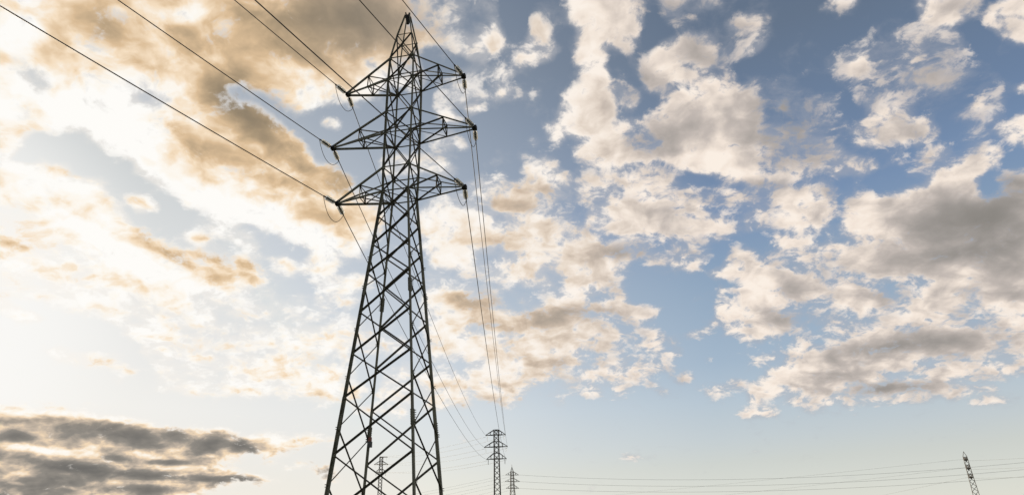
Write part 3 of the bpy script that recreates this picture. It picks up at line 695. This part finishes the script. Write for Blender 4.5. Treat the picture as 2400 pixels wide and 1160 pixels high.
IN_AZ = R(19.6426)
IN_SL = {('D', -1): 0.13788, ('F', -1): 0.13612, ('H', -1): 0.12806, ('D', 1): 0.11562, ('F', 1): 0.12171, ('H', 1): 0.11950}
OUT = {('D', -1): ((-12.35, 270.72, 48.86), 3.49), ('F', -1): ((-12.91, 270.69, 44.42), 3.48), ('H', -1): ((-12.11, 270.73, 40.01), 3.38),
       ('D', 1): ((-4.95, 270.95, 49.15), 1.96), ('F', 1): ((-4.25, 270.97, 44.68), 2.72), ('H', 1): ((-4.76, 270.96, 40.21), 4.17)}
WHERE = {'D': 'topmost', 'F': 'middle', 'H': 'lowest'}
SIDE = {-1: 'left', 1: 'right'}
JS = {('D', -1): 1.15, ('F', -1): 1.1, ('H', -1): 1.25, ('D', 1): 1.2, ('F', 1): 1.35, ('H', 1): 1.2}
for k_ in tips:
    tip = wtip[k_]; sl_ = IN_SL[k_]; nm = WHERE[k_[0]]; sd_ = SIDE[k_[1]]
    pin = lambda q: Vector((tip.x - math.sin(IN_AZ) * q, tip.y - math.cos(IN_AZ) * q, tip.z - sl_ * q + 0.0004 * q * q))
    B_, sag = OUT[k_]; B_ = Vector(B_)
    pout = lambda u: tip.lerp(B_, u) - Vector((0, 0, 4 * sag * u * (1 - u)))
    Ls = 1.4
    dtot = (B_ - tip).length
    pA = pin(0.24); pB = pout(0.26 / dtot)
    insulator(pA, pin(3) - tip, "glass insulator string on the near side of the nearest pylon's %s %s crossarm" % (nm, sd_), Ls)
    insulator(pB, pout(3 / dtot) - tip, "glass insulator string on the far side of the nearest pylon's %s %s crossarm" % (nm, sd_), Ls)
    eA = pA + (pin(3) - tip).normalized() * Ls; eB = pB + (pout(3 / dtot) - tip).normalized() * Ls
    b = MB(); b.tube([eA] + [pin(q) for q in np.concatenate([np.arange(2.2, 60, 3.0), np.arange(60, 221, 10)])], 0.028, 8)
    tag(b.build('power_line', cable, smooth=True), "dark power line running overhead from the nearest pylon's %s %s crossarm toward the viewer" % (nm, sd_), 'cable', 'power lines')
    b = MB(); b.tube([eB] + [pout(u) for u in np.linspace(2.2 / dtot, 1, 60)], 0.030, 8)
    tag(b.build('power_line', cable, smooth=True), "power line sagging from the nearest pylon's %s %s crossarm to the flat topped pylon" % (nm, sd_), 'cable', 'power lines')
    # jumper loop hanging under the tip
    js = JS[k_] * 0.85; side = Vector((math.cos(TR), math.sin(TR), 0)) * (0.03 * k_[1])
    pts = []
    for i in range(25):
        u = i / 24; q = eA.lerp(eB, u); q.z -= js * (1 - abs(2 * u - 1) ** 2.3); pts.append(q + side * math.sin(math.pi * u))
    b = MB(); b.tube(pts, 0.019, 8)
    tag(b.build('jumper_cable', cable, smooth=True), "jumper cable looping under the tip of the nearest pylon's %s %s crossarm" % (nm, sd_), 'cable', 'jumper cables')

# ------------------------------------------------------------------ distant towers
def far_tower(label, loc, rot, prof, levels, arms, legw=0.16, brw=0.08, peak=None, strings=None, m=steel_far, step=None, base=None):
    """prof: (height, half width) pairs from the ground up; arms: (z, depth, left length, right length)"""
    t_ = thing('lattice_pylon', label, 'pylon', loc, rot, 'electricity pylons')
    hs = [p_[0] for p_ in prof]; ws = [p_[1] for p_ in prof]
    W = lambda z_: float(np.interp(z_, hs, ws))
    P = lambda l, z_: Vector((SG[l][0] * W(z_), SG[l][1] * W(z_), z_))
    top = hs[-1]
    for l in (1, 3, 4, 2):
        b = MB()
        for i in range(len(prof) - 1): b.bar(P(l, hs[i]), P(l, hs[i + 1]), legw)
        b.build('leg', m, t_)
    z_ = 0.3; zs = [0.3]
    while z_ < top - 0.3:
        z_ = min(top, z_ + (step or 2.1) * (W(z_) ** 0.75) + 0.15); zs.append(z_)
    for (la, lb) in ((1, 3), (2, 4), (1, 2), (3, 4)):
        b = MB()
        for i in range(len(zs) - 1):
            b.bar(P(la, zs[i]), P(lb, zs[i + 1]), brw); b.bar(P(lb, zs[i]), P(la, zs[i + 1]), brw * 0.99)
        for (za, dp, *_r) in arms:
            b.bar(P(la, za), P(lb, za), brw * 1.5); b.bar(P(la, za + dp), P(lb, za + dp), brw * 1.2)
        b.build('lattice', m, t_)
    tp = {}
    for i, (za, dp, ll, rl) in enumerate(arms):
        for sx, ln in ((-1, ll), (1, rl)):
            if not ln: continue
            la, lb = (1, 2) if sx < 0 else (3, 4); tip = Vector((sx * ln, 0, za)); b = MB()
            for l in (la, lb):
                b.bar(P(l, za), tip, brw * 1.5); b.bar(P(l, min(top, za + dp)), tip + Vector((0, 0, 0.12)), brw * 1.4)
                b.bar(P(l, za).lerp(tip, .45), P(l, min(top, za + dp)).lerp(tip, .45), brw)
            b.bar(P(la, za).lerp(tip, .45), P(lb, za).lerp(tip, .45), brw)
            b.bar(tip + Vector((0, -0.35, -0.05)), tip + Vector((0, 0.35, -0.05)), 0.3, 0.22)
            a_ = b.build('crossarm', m, t_); tp[(i, sx)] = tip
            if strings:
                for oy in strings:
                    s_ = MB(); q = tip + Vector((-sx * 0.5, oy, -0.1)); s_.lathe(q, q - Vector((0, 0, 1)), [(0, 0.05), (0.2, 0.11), (0.35, 0.07), (0.6, 0.12), (0.9, 0.07), (1.2, 0.12), (1.5, 0.07), (1.75, 0.11), (1.9, 0.04)], 8)
                    s_.build('insulator', glass if i else iron, a_)
    if peak:
        b = MB(); zt = top
        for l in (1, 3, 4, 2): b.bar(P(l, zt), (0, 0, zt + peak), brw * 1.3)
        b.bar((0, 0, zt + peak - 0.3), (0, 0, zt + peak + (1.4 if peak > 3 else 0.1)), 0.16); 
        for q in (0.35, 0.65): 
            for (la, lb) in ((1, 3), (2, 4)): b.bar(P(la, zt).lerp(Vector((0, 0, zt + peak)), q), P(lb, zt).lerp(Vector((0, 0, zt + peak)), q), brw)
        b.build('peak', m, t_)
    mm = Matrix.Translation(loc) @ Matrix.Rotation(rot, 4, 'Z')
    return {k_: mm @ v_ for k_, v_ in tp.items()}

# flat topped pylon behind the big one
t2 = far_tower('dark flat topped lattice pylon standing right behind the big pylon, three pairs of crossarms', (-8.4, 271.85, 0), R(-2), 
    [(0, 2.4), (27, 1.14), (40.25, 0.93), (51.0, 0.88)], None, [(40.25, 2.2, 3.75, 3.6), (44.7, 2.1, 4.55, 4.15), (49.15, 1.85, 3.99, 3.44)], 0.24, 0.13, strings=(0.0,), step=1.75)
# small sunlit pylon seen between the legs
t3 = far_tower('small sunlit lattice pylon seen between the legs of the big pylon', (-82.2, 427.2, 0), R(12), 
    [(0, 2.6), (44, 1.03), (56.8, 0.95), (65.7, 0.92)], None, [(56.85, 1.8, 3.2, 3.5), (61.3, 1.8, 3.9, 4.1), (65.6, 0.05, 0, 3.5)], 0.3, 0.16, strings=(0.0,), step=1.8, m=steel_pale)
pkq = MB()
# pylon with a thin spike, line turning to the right
t4 = far_tower('thin grey lattice pylon with tall spike, right of the flat topped pylon', (-4.85, 480, 0), R(14), 
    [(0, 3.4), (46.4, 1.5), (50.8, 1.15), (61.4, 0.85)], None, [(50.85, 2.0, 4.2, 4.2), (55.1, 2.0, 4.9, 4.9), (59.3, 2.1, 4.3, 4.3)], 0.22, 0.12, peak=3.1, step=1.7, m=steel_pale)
# pylon at the far right seen end on
t5 = far_tower('lone lattice pylon at far right seen end on with a pointed top', (210.25, 340.3, 0), R(58.3), 
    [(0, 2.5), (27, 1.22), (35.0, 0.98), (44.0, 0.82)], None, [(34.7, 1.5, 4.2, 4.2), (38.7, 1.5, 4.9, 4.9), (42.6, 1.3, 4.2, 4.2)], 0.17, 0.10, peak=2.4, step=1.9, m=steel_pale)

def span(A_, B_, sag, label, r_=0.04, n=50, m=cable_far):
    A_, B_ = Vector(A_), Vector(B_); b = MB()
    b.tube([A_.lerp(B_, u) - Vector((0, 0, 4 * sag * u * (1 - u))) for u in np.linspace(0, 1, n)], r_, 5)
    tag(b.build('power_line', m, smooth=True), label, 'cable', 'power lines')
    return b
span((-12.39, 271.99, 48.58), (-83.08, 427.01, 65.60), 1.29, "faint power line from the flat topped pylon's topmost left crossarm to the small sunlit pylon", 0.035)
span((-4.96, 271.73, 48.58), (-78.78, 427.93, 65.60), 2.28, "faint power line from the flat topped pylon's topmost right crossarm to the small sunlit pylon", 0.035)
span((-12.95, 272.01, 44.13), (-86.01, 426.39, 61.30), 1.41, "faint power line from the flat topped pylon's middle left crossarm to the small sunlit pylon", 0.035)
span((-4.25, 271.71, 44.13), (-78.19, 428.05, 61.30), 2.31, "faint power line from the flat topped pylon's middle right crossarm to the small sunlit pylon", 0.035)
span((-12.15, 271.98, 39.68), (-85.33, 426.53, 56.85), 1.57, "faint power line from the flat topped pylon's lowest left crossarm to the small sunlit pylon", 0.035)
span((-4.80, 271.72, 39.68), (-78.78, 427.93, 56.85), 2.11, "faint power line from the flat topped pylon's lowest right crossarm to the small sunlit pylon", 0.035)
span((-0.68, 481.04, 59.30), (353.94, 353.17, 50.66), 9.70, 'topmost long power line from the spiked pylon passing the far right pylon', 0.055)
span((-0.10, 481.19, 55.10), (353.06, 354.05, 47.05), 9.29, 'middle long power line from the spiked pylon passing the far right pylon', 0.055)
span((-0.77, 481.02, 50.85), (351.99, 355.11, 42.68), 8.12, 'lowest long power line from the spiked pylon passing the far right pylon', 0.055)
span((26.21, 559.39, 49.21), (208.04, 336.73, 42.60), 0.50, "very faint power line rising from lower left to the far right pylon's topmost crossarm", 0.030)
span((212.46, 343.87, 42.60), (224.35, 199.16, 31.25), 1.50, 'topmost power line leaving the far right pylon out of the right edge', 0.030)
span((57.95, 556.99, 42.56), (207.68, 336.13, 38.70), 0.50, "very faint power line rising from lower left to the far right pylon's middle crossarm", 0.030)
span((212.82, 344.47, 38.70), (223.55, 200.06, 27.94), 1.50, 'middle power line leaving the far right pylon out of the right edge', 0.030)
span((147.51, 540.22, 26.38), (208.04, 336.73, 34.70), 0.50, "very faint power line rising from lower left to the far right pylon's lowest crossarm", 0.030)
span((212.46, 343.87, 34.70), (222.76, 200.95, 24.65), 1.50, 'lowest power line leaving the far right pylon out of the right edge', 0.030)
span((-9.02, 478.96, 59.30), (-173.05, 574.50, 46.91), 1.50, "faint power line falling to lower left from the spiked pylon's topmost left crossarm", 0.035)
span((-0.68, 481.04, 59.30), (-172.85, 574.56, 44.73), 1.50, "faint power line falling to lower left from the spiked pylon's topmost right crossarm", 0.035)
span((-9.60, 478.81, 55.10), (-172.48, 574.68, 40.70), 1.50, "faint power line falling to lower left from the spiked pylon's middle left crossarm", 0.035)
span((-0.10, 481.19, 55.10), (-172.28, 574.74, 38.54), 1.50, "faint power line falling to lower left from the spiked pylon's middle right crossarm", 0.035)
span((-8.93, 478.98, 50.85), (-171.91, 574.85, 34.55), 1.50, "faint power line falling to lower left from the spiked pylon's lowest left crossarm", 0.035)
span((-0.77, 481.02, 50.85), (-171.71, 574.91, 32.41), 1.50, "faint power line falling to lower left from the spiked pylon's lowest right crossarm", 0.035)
